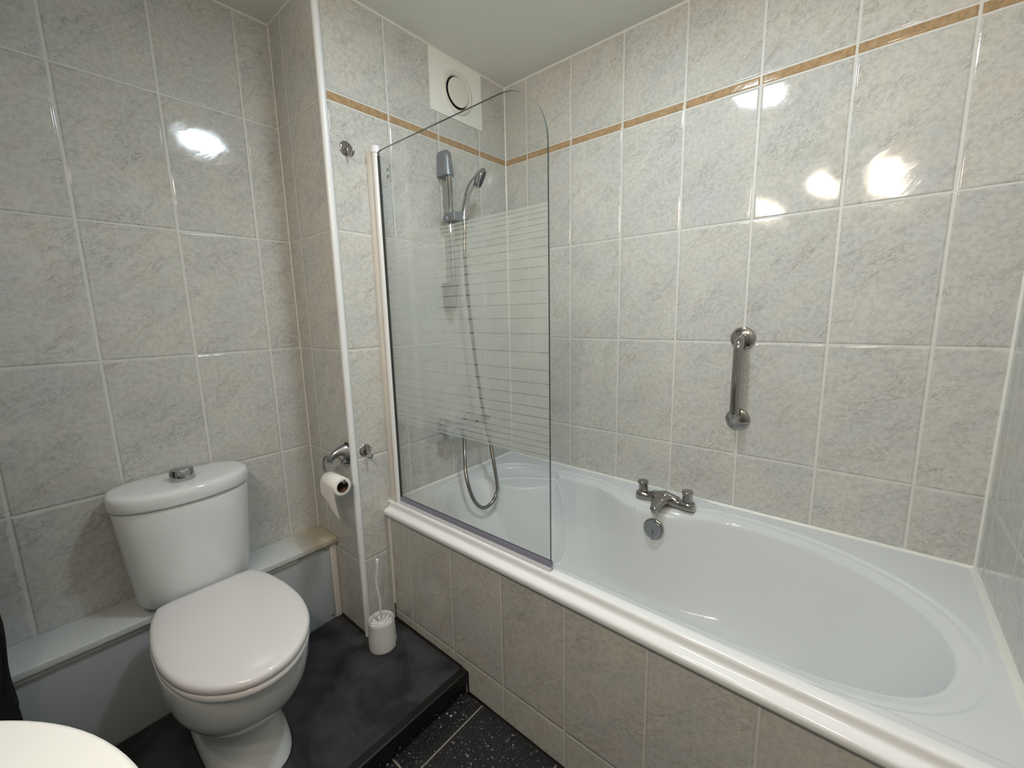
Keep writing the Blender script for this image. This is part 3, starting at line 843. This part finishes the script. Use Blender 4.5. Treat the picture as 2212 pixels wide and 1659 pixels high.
    for y0_, y1_, sgn in ((-0.468, -0.522, -1), (-0.300, -0.252, 1)):
        L_ = abs(y1_ - y0_)
        m = MB(); rings = []
        for d, r in ((0, 0.0195), (0.003, 0.0235), (L_ - 0.006, 0.0235), (L_ - 0.002, 0.0215), (L_, 0.016)):
            rings.append([(xv + r * (1 + 0.035 * math.cos(8 * a)) * math.cos(a), y0_ + sgn * d, zc + r * (1 + 0.035 * math.cos(8 * a)) * math.sin(a)) for a in [2 * math.pi * k / 64 for k in range(64)]])
        m.loft(rings); m.build('control_knob', M['chrome'], v, sharp=40)
    for y in (-0.468, -0.318):
        MB().lathe([(0.0335, 0.0), (0.0335, 0.004), (0.030, 0.010), (0.020, 0.014), (0.0155, 0.018), (0.0155, 0.05)], (0, y, zc), X1, 48, cap0=True).build('wall_union', M['chrome'], v)
    MB().lathe([(0.0095, 0.0), (0.0095, 0.014), (0.0115, 0.015), (0.0115, 0.030)], (xv, -0.408, zc - 0.048), (0, 0, 1), 24).build('outlet', M['chrome'], v)
shower()

# ---------------------------------------------------------------- toilet
def toilet():
    yc = -1.364
    t = thing('toilet', 'white close-coupled toilet with closed lid on the dark platform', 'toilet', (0.05, yc, ZPL))
    n = 64
    def outline(xb, xf, hw, eb=3.0, ef=2.1, xm=None):
        """closed loop: rear half squarer, front half rounder"""
        xm = xb + (xf - xb) * 0.46 if xm is None else xm
        pts = []
        for k in range(n):
            a = 2 * math.pi * k / n
            c, s_ = math.cos(a), math.sin(a)
            if c >= 0: x = xm + (xf - xm) * abs(c) ** (2 / ef); y = hw * math.copysign(abs(s_) ** (2 / ef), s_)
            else: x = xm - (xm - xb) * abs(c) ** (2 / eb); y = hw * math.copysign(abs(s_) ** (2 / eb), s_)
            pts.append((x, yc + y))
        return pts
    # pan
    lv = [(ZPL + 0.0, -0.165, 0.262, 0.102, 4.5, 2.6, 0.06), (ZPL + 0.004, -0.165, 0.264, 0.104, 4.5, 2.6, 0.06), (ZPL + 0.03, -0.165, 0.250, 0.101, 4.0, 2.5, 0.06), (ZPL + 0.07, -0.165, 0.228, 0.091, 3.6, 2.4, 0.06),
          (ZPL + 0.110, -0.165, 0.214, 0.087, 3.2, 2.3, 0.06), (ZPL + 0.140, -0.165, 0.224, 0.094, 3.0, 2.2, 0.06), (ZPL + 0.175, -0.165, 0.262, 0.117, 2.9, 2.15, 0.07), (ZPL + 0.215, -0.165, 0.306, 0.142, 2.8, 2.1, 0.09),
          (ZPL + 0.26, -0.165, 0.340, 0.159, 2.8, 2.1, 0.11), (ZPL + 0.305, -0.165, 0.359, 0.1665, 2.8, 2.1, 0.12), (ZPL + 0.345, -0.165, 0.368, 0.1695, 2.8, 2.1, 0.13),
          (ZPL + 0.372, -0.165, 0.371, 0.1705, 2.8, 2.1, 0.13), (ZPL + 0.378, -0.163, 0.368, 0.168, 2.8, 2.1, 0.13)]
    P = catmull([(a[1], a[2], a[3]) for a in lv], 5); Zc = catmull([(a[0], a[4], a[5]) for a in lv], 5); Xm = catmull([(a[6], 0, 0) for a in lv], 5)
    m = MB()
    m.loft([[(x, y, q.x) for x, y in outline(p.x, p.y, p.z, q.y, q.z, w.x)] for p, q, w in zip(P, Zc, Xm)])
    pan = m.build('pan', M['ceramic'], t, sharp=70)
    f = MB(); f.lathe([(0.0, -0.038), (0.010, -0.034), (0.015, -0.022), (0.0165, 0.0), (0.015, 0.022), (0.010, 0.034), (0.0, 0.038)], (-0.045, yc - 0.098, ZPL + 0.070), (0, 0, 1), 28)
    f.build('fixing_cap', M['seat'], pan)
    sl = MB(); base = outline(-0.166, 0.264, 0.104, 4.5, 2.6, 0.06)
    sl.loft([[(x0 + (x0 - 0.05) * k, yc + (y0 - yc) * (1 + k * 2.2), z) for x0, y0 in base] for k, z in ((0.0, ZPL + 0.003), (0.018, ZPL + 0.0008), (0.019, ZPL - 0.0))], cap0=False, cap1=False)
    sl.build('floor_seal', M['blackseal'], t)
    # seat and lid outlines
    prof = [(-0.112, 0.0), (-0.112, 0.06), (-0.111, 0.105), (-0.106, 0.122), (-0.095, 0.132), (-0.05, 0.1485), (0.0, 0.1595), (0.06, 0.1680), (0.12, 0.1712), (0.18, 0.1690), (0.24, 0.1580), (0.29, 0.1400), (0.335, 0.1120), (0.37, 0.0760), (0.390, 0.0400), (0.397, 0.0)]
    def ring(scale, z, dx=0.0):
        right = catmull([(a, b_, 0) for a, b_ in prof], 5)
        pts = [(p.x, p.y) for p in right] + [(p.x, -p.y) for p in right[-2:0:-1]]
        cx = 0.14
        return [(cx + dx + (x - cx) * (1 - scale / 0.25), yc + y * (1 - scale / 0.17), z) for x, y in pts]
    s = MB(); s.loft([ring(0.010, 0.4635), ring(0.004, 0.4645), ring(0.002, 0.4685), ring(0.002, 0.477), ring(0.004, 0.4815), ring(0.009, 0.4830)])
    s.build('seat', M['seat'], t, sharp=70)
    l = MB(); l.loft([ring(0.008, 0.4855), ring(0.002, 0.4865), ring(0.0, 0.4895), ring(0.0, 0.4985), ring(0.0015, 0.5035), ring(0.005, 0.5075), ring(0.011, 0.5098), ring(0.03, 0.5110), ring(0.09, 0.5125), ring(0.15, 0.5130)])
    l.build('lid', M['seat'], t, sharp=70)
    for dy in (-0.075, 0.075):
        MB().lathe([(0.012, 0.455), (0.012, 0.487)], (-0.128, yc + dy, 0), n=24).build('hinge', M['seat'], t)
    # cistern
    def cr(z, hw, xb, xf, e=3.2):
        pts = []
        xm = (xb + xf) / 2; hd = (xf - xb) / 2
        for k in range(n):
            a = 2 * math.pi * k / n; c, s_ = math.cos(a), math.sin(a)
            if c >= 0: x = xm + hd * abs(c) ** (2 / 2.15); y = hw * math.copysign(abs(s_) ** (2 / 2.15), s_)
            else: x = xm - hd * abs(c) ** (2 / e); y = hw * math.copysign(abs(s_) ** (2 / e), s_)
            pts.append((x, yc + y, z))
        return pts
    c = MB()
    zs = [(0.462, 0.120, -0.31, -0.15), (0.464, 0.135, -0.322, -0.137), (0.470, 0.146, -0.33, -0.127), (0.485, 0.1525, -0.336, -0.121), (0.52, 0.1565, -0.338, -0.118), (0.60, 0.1640, -0.339, -0.116), (0.70, 0.1715, -0.339, -0.117),
          (0.775, 0.1765, -0.339, -0.119), (0.786, 0.1755, -0.338, -0.121), (0.789, 0.170, -0.334, -0.127)]
    c.loft([cr(*a[:1], a[1], a[2], a[3]) for a in zs])
    c.build('cistern', M['ceramic'], t, sharp=70)
    d = MB()
    d.loft([cr(z, hw, xb, xf) for z, hw, xb, xf in ((0.7905, 0.174, -0.336, -0.120), (0.7915, 0.1805, -0.3405, -0.112), (0.796, 0.1825, -0.341, -0.110), (0.820, 0.1825, -0.341, -0.110), (0.829, 0.1810, -0.3405, -0.1115), (0.8345, 0.1770, -0.3385, -0.1150), (0.8370, 0.1700, -0.335, -0.122), (0.8385, 0.150, -0.32, -0.140), (0.8395, 0.08, -0.28, -0.18))])
    lid = d.build('cistern_lid', M['ceramic'], t, sharp=70)
    b_ = MB(); b_.lathe([(0.0335, 0.8385), (0.0340, 0.8405), (0.0310, 0.872), (0.0295, 0.8752), (0.025, 0.8768), (0.0, 0.8772)], (-0.210, yc - 0.001, 0), n=48)
    b_.build('flush_button', M['chrome'], lid)['label'] = 'round chrome flush button'
    for dy in (-0.06, 0.06):
        MB().lathe([(0.014, 0.447), (0.014, 0.464)], (-0.235, yc + dy, 0), n=20).build('cistern_foot', M['nozzle'], t)
toilet()

# ---------------------------------------------------------------- pipe boxing
def boxing():
    t = thing('pipe_boxing', 'low painted pipe boxing with ledge along the wall behind the toilet', 'boxing', (-0.27, -1.5, ZPL))
    m = MB(); m.box(-D + 0.0005, -0.200, YB + 0.001, -W1 - 0.0288, ZPL + 0.0005, 0.4252); m.build('front_panel', M['boxing_front'], t, bevel=0.001)
    m = MB(); m.box(-D + 0.0005, -0.1975, -W1 - 0.0275, -W1 - 0.0005, ZPL + 0.0005, 0.4252); m.build('end_strip', M['pvc_frame'], t, bevel=0.003, seg=3)
    m = MB(); m.box(-D + 0.0005, -0.180, YB + 0.001, -W1 - 0.0005, 0.4255, 0.4475); m.build('ledge', M['boxing'], t, bevel=0.003, seg=3)
    m = MB(); m.box(-0.2, -0.1965, YB + 0.001, -1.06, 0.405, 0.4165); m.build('batten', M['pvc_frame'], t, bevel=0.001)
    for z in (0.4075, 0.1075):
        MB().lathe([(0.0062, 0.0), (0.0058, 0.0022), (0.0035, 0.0042), (0.0, 0.0048)], (-0.2, -0.9445, z), X1, 20).build('screw_cap', M['chrome'], t)
boxing()

# ---------------------------------------------------------------- toilet roll and holder
def roll():
    yw = -W1
    t = thing('toilet_roll_holder', 'satin metal toilet roll holder on the return wall beside the pier', 'toilet roll holder', (-0.03, yw, 0.835))
    m = MB()
    # swan-neck body flaring to the wall
    sec = [((-0.030, yw - 0.0003, 0.835), 0.026, 0.043), ((-0.0305, yw - 0.006, 0.836), 0.0262, 0.0425), ((-0.032, yw - 0.018, 0.842), 0.022, 0.034), ((-0.034, yw - 0.034, 0.845), 0.0165, 0.022),
           ((-0.036, yw - 0.049, 0.841), 0.0135, 0.0155), ((-0.0385, yw - 0.060, 0.832), 0.0120, 0.0130), ((-0.040, yw - 0.067, 0.823), 0.0110, 0.0115), ((-0.0405, yw - 0.0705, 0.817), 0.0085, 0.009), ((-0.0405, yw - 0.0715, 0.814), 0.004, 0.004)]
    C = catmull([s_[0] for s_ in sec], 4); W = catmull([(s_[1], s_[2], 0) for s_ in sec], 4)
    rings = []
    for i, (c, w) in enumerate(zip(C, W)):
        tn = (C[min(i + 1, len(C) - 1)] - C[max(i - 1, 0)]).normalized()
        if i < 5: tn = Vector((0, -1, 0))
        e1 = Vector((1, 0, 0)); e1 = (e1 - tn * e1.dot(tn)).normalized(); e2 = tn.cross(e1)
        rings.append([c + e1 * w.x * math.cos(2 * math.pi * k / 32) + e2 * w.y * math.sin(2 * math.pi * k / 32) for k in range(32)])
    m.loft(rings); m.build('mount', M['satin'], t, sharp=70)
    ya = yw - 0.066
    MB().lathe([(0.0045, 0.0), (0.0048, 0.0035), (0.0, 0.0048)], (-0.029, ya, 0.814), X1, 16).build('screw', M['chrome'], t)
    arm = catmull([(-0.044, ya, 0.818), (-0.058, ya, 0.829), (-0.078, ya, 0.829), (-0.090, ya, 0.812), (-0.093, ya, 0.79), (-0.088, ya, 0.768), (-0.078, ya, 0.7585), (-0.05, ya, 0.7575), (0.0, ya, 0.7575), (0.040, ya, 0.758), (0.050, ya, 0.762), (0.053, ya, 0.772)], 8)
    MB().tube(arm, 0.0048, 16).build('arm', M['satin'], t, sharp=70)
    # roll: hangs on the arm
    rc, ro = 0.0200, 0.0325
    zc = 0.7575 + 0.0048 - rc
    x0, x1 = -0.066, 0.036
    r = thing('toilet_roll', 'nearly used white toilet roll with a torn hanging sheet', 'toilet roll', (0, ya, zc))
    m = MB()
    n = 48
    cir = lambda x, rad: [(x, ya + rad * math.cos(2 * math.pi * k / n), zc + rad * math.sin(2 * math.pi * k / n)) for k in range(n)]
    m.loft([cir(x0, rc + 0.001), cir(x0, ro - 0.001), cir(x0 + 0.001, ro), cir(x1 - 0.001, ro), cir(x1, ro - 0.001), cir(x1, rc + 0.001)], cap0=False, cap1=False)
    m.build('paper', M['paper'], r, sharp=50)
    m = MB(); m.loft([cir(x0 - 0.0005, rc), cir(x0 - 0.0005, rc + 0.0012), cir(x1 + 0.0005, rc + 0.0012), cir(x1 + 0.0005, rc), cir(x0 - 0.0005, rc)], cap0=False, cap1=False)
    m.build('core', M['card'], r, sharp=40)
    # hanging sheet on the room side, torn to a point
    s = MB(); cols = 14; rows = 16
    yf = ya - ro - 0.0006
    def sheet(o_):
        vs = []
        for j in range(cols + 1):
            fx = j / cols
            x = x0 + 0.001 + (x1 - x0 - 0.002) * fx
            Ln = 0.045 + 0.075 * (fx ** 0.8)
            for i in range(rows + 1):
                f = i / rows
                d = Ln * f
                yy = yf + 0.012 * (d / 0.12) ** 2 + 0.0025 * math.sin(fx * 6) * f
                vs.append((x + 0.010 * f * f * (fx - 0.4), yy + o_, zc + 0.006 - d))
        return vs
    a = sheet(0.0); nv = len(a); s.v = a + sheet(0.0004)
    for j in range(cols):
        for i in range(rows):
            k = j * (rows + 1) + i
            s.f.append((k, k + 1, k + rows + 2, k + rows + 1)); s.f.append((k + nv, k + rows + 1 + nv, k + rows + 2 + nv, k + 1 + nv))
    s.mi = [0] * len(s.f)
    s.build('hanging_sheet', M['paper'], r, sharp=70)
roll()

# ---------------------------------------------------------------- toilet brush
def brush():
    x, y, z = 0.090, -0.892, ZPL
    t = thing('toilet_brush_holder', 'white plastic toilet brush holder standing by the bath panel', 'brush holder', (x, y, z))
    m = MB(); n = 56
    def ring(r, zz, e=1.0):
        out = []
        for k in range(n):
            a = 2 * math.pi * k / n
            rr = r
            # small notch low on the bath side
            da = (a - R(48) + math.pi) % (2 * math.pi) - math.pi
            if zz < 0.05 and abs(da) < R(14): rr -= 0.007
            out.append((x + rr * math.cos(a), y + rr * math.sin(a), z + zz))
        return out
    m.loft([ring(0.049, 0.0), ring(0.0515, 0.002), ring(0.0520, 0.010), ring(0.0520, 0.030), ring(0.0515, 0.045), ring(0.0510, 0.052), ring(0.0495, 0.075), ring(0.0480, 0.105), ring(0.0480, 0.112), ring(0.0465, 0.115), ring(0.0445, 0.113), ring(0.0435, 0.10), ring(0.046, 0.01)], cap1=True)
    m.build('pot', M['brushwhite'], t, sharp=50)
    b_ = thing('toilet_brush', 'white toilet brush with thin wavy handle standing in its holder', 'brush', (x, y, z + 0.02))
    pts = catmull([(x, y, z + 0.09), (x, y, z + 0.15), (x - 0.002, y + 0.001, z + 0.20), (x - 0.006, y - 0.003, z + 0.235), (x - 0.007, y - 0.004, z + 0.28), (x - 0.003, y + 0.001, z + 0.32), (x - 0.002, y + 0.003, z + 0.355)], 8)
    rad = [0.0042 + (0.0016 if i > 16 else 0.0) * min(1, (i - 16) / 6) for i in range(len(pts))]
    MB().tube(pts, rad, 16).build('handle', M['brushwhite'], b_, sharp=70)
    MB().lathe([(0.0062, 0.345), (0.0066, 0.352), (0.0055, 0.3585), (0.0, 0.360)], (x - 0.002, y + 0.003, z), n=20).build('end_cap', M['pvc'], b_)
    MB().lathe([(0.0135, 0.086), (0.0138, 0.098), (0.0125, 0.1005), (0.0065, 0.1015), (0.006, 0.108)], (x, y, z), n=32).build('collar', M['pvc'], b_)
    br = MB()
    rnd = random.Random(3)
    for lay in range(4):
        for k in range(13):
            a = 2 * math.pi * (k + 0.5 * (lay % 2)) / 13 + rnd.uniform(-0.06, 0.06)
            zz = 0.090 - lay * 0.016
            p0 = Vector((x + 0.008 * math.cos(a), y + 0.008 * math.sin(a), z + zz)); p1 = Vector((x + 0.041 * math.cos(a), y + 0.041 * math.sin(a), z + zz + 0.004))
            br.tube([p0, p0.lerp(p1, 0.5), p1], [0.0022, 0.0052, 0.0068], 8)
    br.lathe([(0.010, 0.02), (0.010, 0.09)], (x, y, z), n=20)
    br.build('bristles', M['bristle'], b_, sharp=70)
brush()

# ---------------------------------------------------------------- basin/worktop in the bottom left corner
def counter():
    cx, cy, r, zt = 0.9133, -2.0454, 0.4248, 0.85
    t = thing('countertop', 'rounded white worktop cropped by the bottom left corner of the photo', 'countertop', (cx, -2.08, 0))
    n = 64
    def ring(rr, z):
        pts = [(cx + rr * math.cos(math.pi * k / n), cy + rr * math.sin(math.pi * k / n), z) for k in range(n + 1)]
        return pts + [(cx - rr, YB + 0.001, z), (cx + rr, YB + 0.001, z)]
    m = MB(); m.loft([ring(r - 0.006, zt - 0.03), ring(r - 0.001, zt - 0.027), ring(r, zt - 0.02), ring(r, zt - 0.006), ring(r - 0.002, zt - 0.0015), ring(r - 0.006, zt)])
    m.build('top', M['counter'], t, sharp=60)
    m = MB()
    rr = 0.30
    m.loft([[(cx + rr * math.cos(math.pi * k / 32), cy + rr * math.sin(math.pi * k / 32), z) for k in range(33)] + [(cx - rr, YB + 0.001, z), (cx + rr, YB + 0.001, z)] for z in (0.0 + ZPL * 0, zt - 0.03)])
counter()

def pedestal():
    t = bpy.data.objects['countertop']
    m = MB(); m.box(0.62, 1.2, YB + 0.001, -1.93, 0.001, 0.8205)
    m.build('cabinet', M['pvc'], t, bevel=0.004)
pedestal()

# ---------------------------------------------------------------- black towel at the left edge
def towel():
    xr, zt = -0.115, 1.02
    rl = thing('towel_rail', 'wall-mounted metal towel rail just past the left edge', 'towel rail', (-D, -1.93, zt))
    MB().tube([(xr, -1.800, zt), (xr, -2.08, zt)], 0.009, 20).build('bar', M['steel'], rl)
    for y in (-1.808, -2.07):
        MB().tube([(-D, y, zt), (xr, y, zt)], 0.008, 16).build('post', M['steel'], rl)
    def drape(zb_f, zb_b, yedge, w, thick, bulge, gap):
        pts = []
        for side, zb in ((1, zb_f), (-1, zb_b)):
            pass
        path = []
        N1 = 18
        for k in range(N1 + 1):
            f = k / N1; z = zb_b + (zt - zb_b) * f
            path.append((xr - gap * (1 - 0.3 * f), z))
        for k in range(1, 8):
            a = math.pi * k / 8
            path.append((xr - gap * math.cos(a) * 0.7, zt + gap * math.sin(a) * 0.7))
        for k in range(N1 + 1):
            f = k / N1; z = zt + (zb_f - zt) * f
            path.append((xr + gap * (0.7 + 0.3 * f) + bulge * math.sin(f * math.pi) * 0.3, z))
        return path
    b_ = MB(); cols = 12
    tw_ = thing('towel', 'black towel hanging at the left edge of the photo', 'towel', (xr, -1.9, 0.35))
    for name, zf, zb, ye, gap in (('inner_fold', 0.335, 0.36, -1.7665, 0.016), ('outer_fold', 0.452, 0.50, -1.7745, 0.030)):
        m = MB(); rings = []
        path = drape(zf, zb, ye, 0.25, 0.008, 0.02, gap)
        for i, (px, pz) in enumerate(path):
            q0 = path[max(i - 1, 0)]; q1 = path[min(i + 1, len(path) - 1)]
            tx, tz = q1[0] - q0[0], q1[1] - q0[1]; l = math.hypot(tx, tz) or 1
            nx, nz = -tz / l * 0.006, tx / l * 0.006
            edge = ye + 0.004 * math.sin(pz * 23) + (-0.03 * max(0, 1 - (pz - (zf if i > 20 else zb)) / 0.05) ** 2 if True else 0)
            ring = []
            for j in range(cols + 1):
                f = j / cols; yy = edge + (-2.045 - edge) * f
                w_ = 0.003 * math.sin(f * 19 + pz * 4)
                ring.append((px + nx + w_, yy, pz + nz))
            for j in range(cols, -1, -1):
                f = j / cols; yy = edge + (-2.045 - edge) * f
                w_ = 0.003 * math.sin(f * 19 + pz * 4)
                ring.append((px - nx + w_, yy, pz - nz))
            rings.append(ring)
        m.loft(rings); m.build(name, M['towel'], tw_, sharp=80)
towel()

# ---------------------------------------------------------------- lamps
def ceiling_lamp():
    x, y = 0.913, -0.800
    t = thing('ceiling_light', 'round flush ceiling light above the bath, seen in the tile reflections', 'ceiling light', (x, y, H))
    MB().lathe([(0.125, 0.0), (0.125, -0.030), (0.118, -0.040), (0.100, -0.043), (0.088, -0.041)], (x, y, H), n=64).build('housing', M['pvc'], t)
    MB().lathe([(0.0875, -0.0415), (0.084, -0.047), (0.05, -0.050), (0.0, -0.051)], (x, y, H), n=64, cap0=False).build('diffuser', M['lamp'], t)
ceiling_lamp()
def spots():
    for i, (x, z, lab) in enumerate(((0.75, 2.05, 'leftmost warm spotlight high on the wall behind the viewer'), (1.075, 2.165, 'second warm spotlight from the left on the wall behind the viewer'),
                                     (1.412, 2.19, 'upper of the two stacked warm spotlights behind the viewer'), (1.412, 2.085, 'lower of the two stacked warm spotlights behind the viewer'))):
        t = thing('wall_spotlight', lab, 'spotlight', (x, YB, z), 'spotlights on the wall behind the viewer')
        MB().lathe([(0.03, 0.0), (0.03, 0.01), (0.008, 0.012), (0.008, 0.05)], (x, YB, z), (0, 1, 0), 32).build('base', M['chrome'], t)
        ax = Vector((0.04, 0.90, -0.42)).normalized(); c = Vector((x, YB + 0.06, z))
        MB().lathe([(0.012, -0.03), (0.027, 0.0), (0.030, 0.03), (0.027, 0.03)], c, ax, 32, cap1=False).build('shade', M['chrome'], t)
        MB().lathe([(0.0, 0.013), (0.0125, 0.013), (0.010, 0.017), (0.0, 0.019)], c, ax, 24, cap0=False).build('bulb', M['spot'], t)
spots()
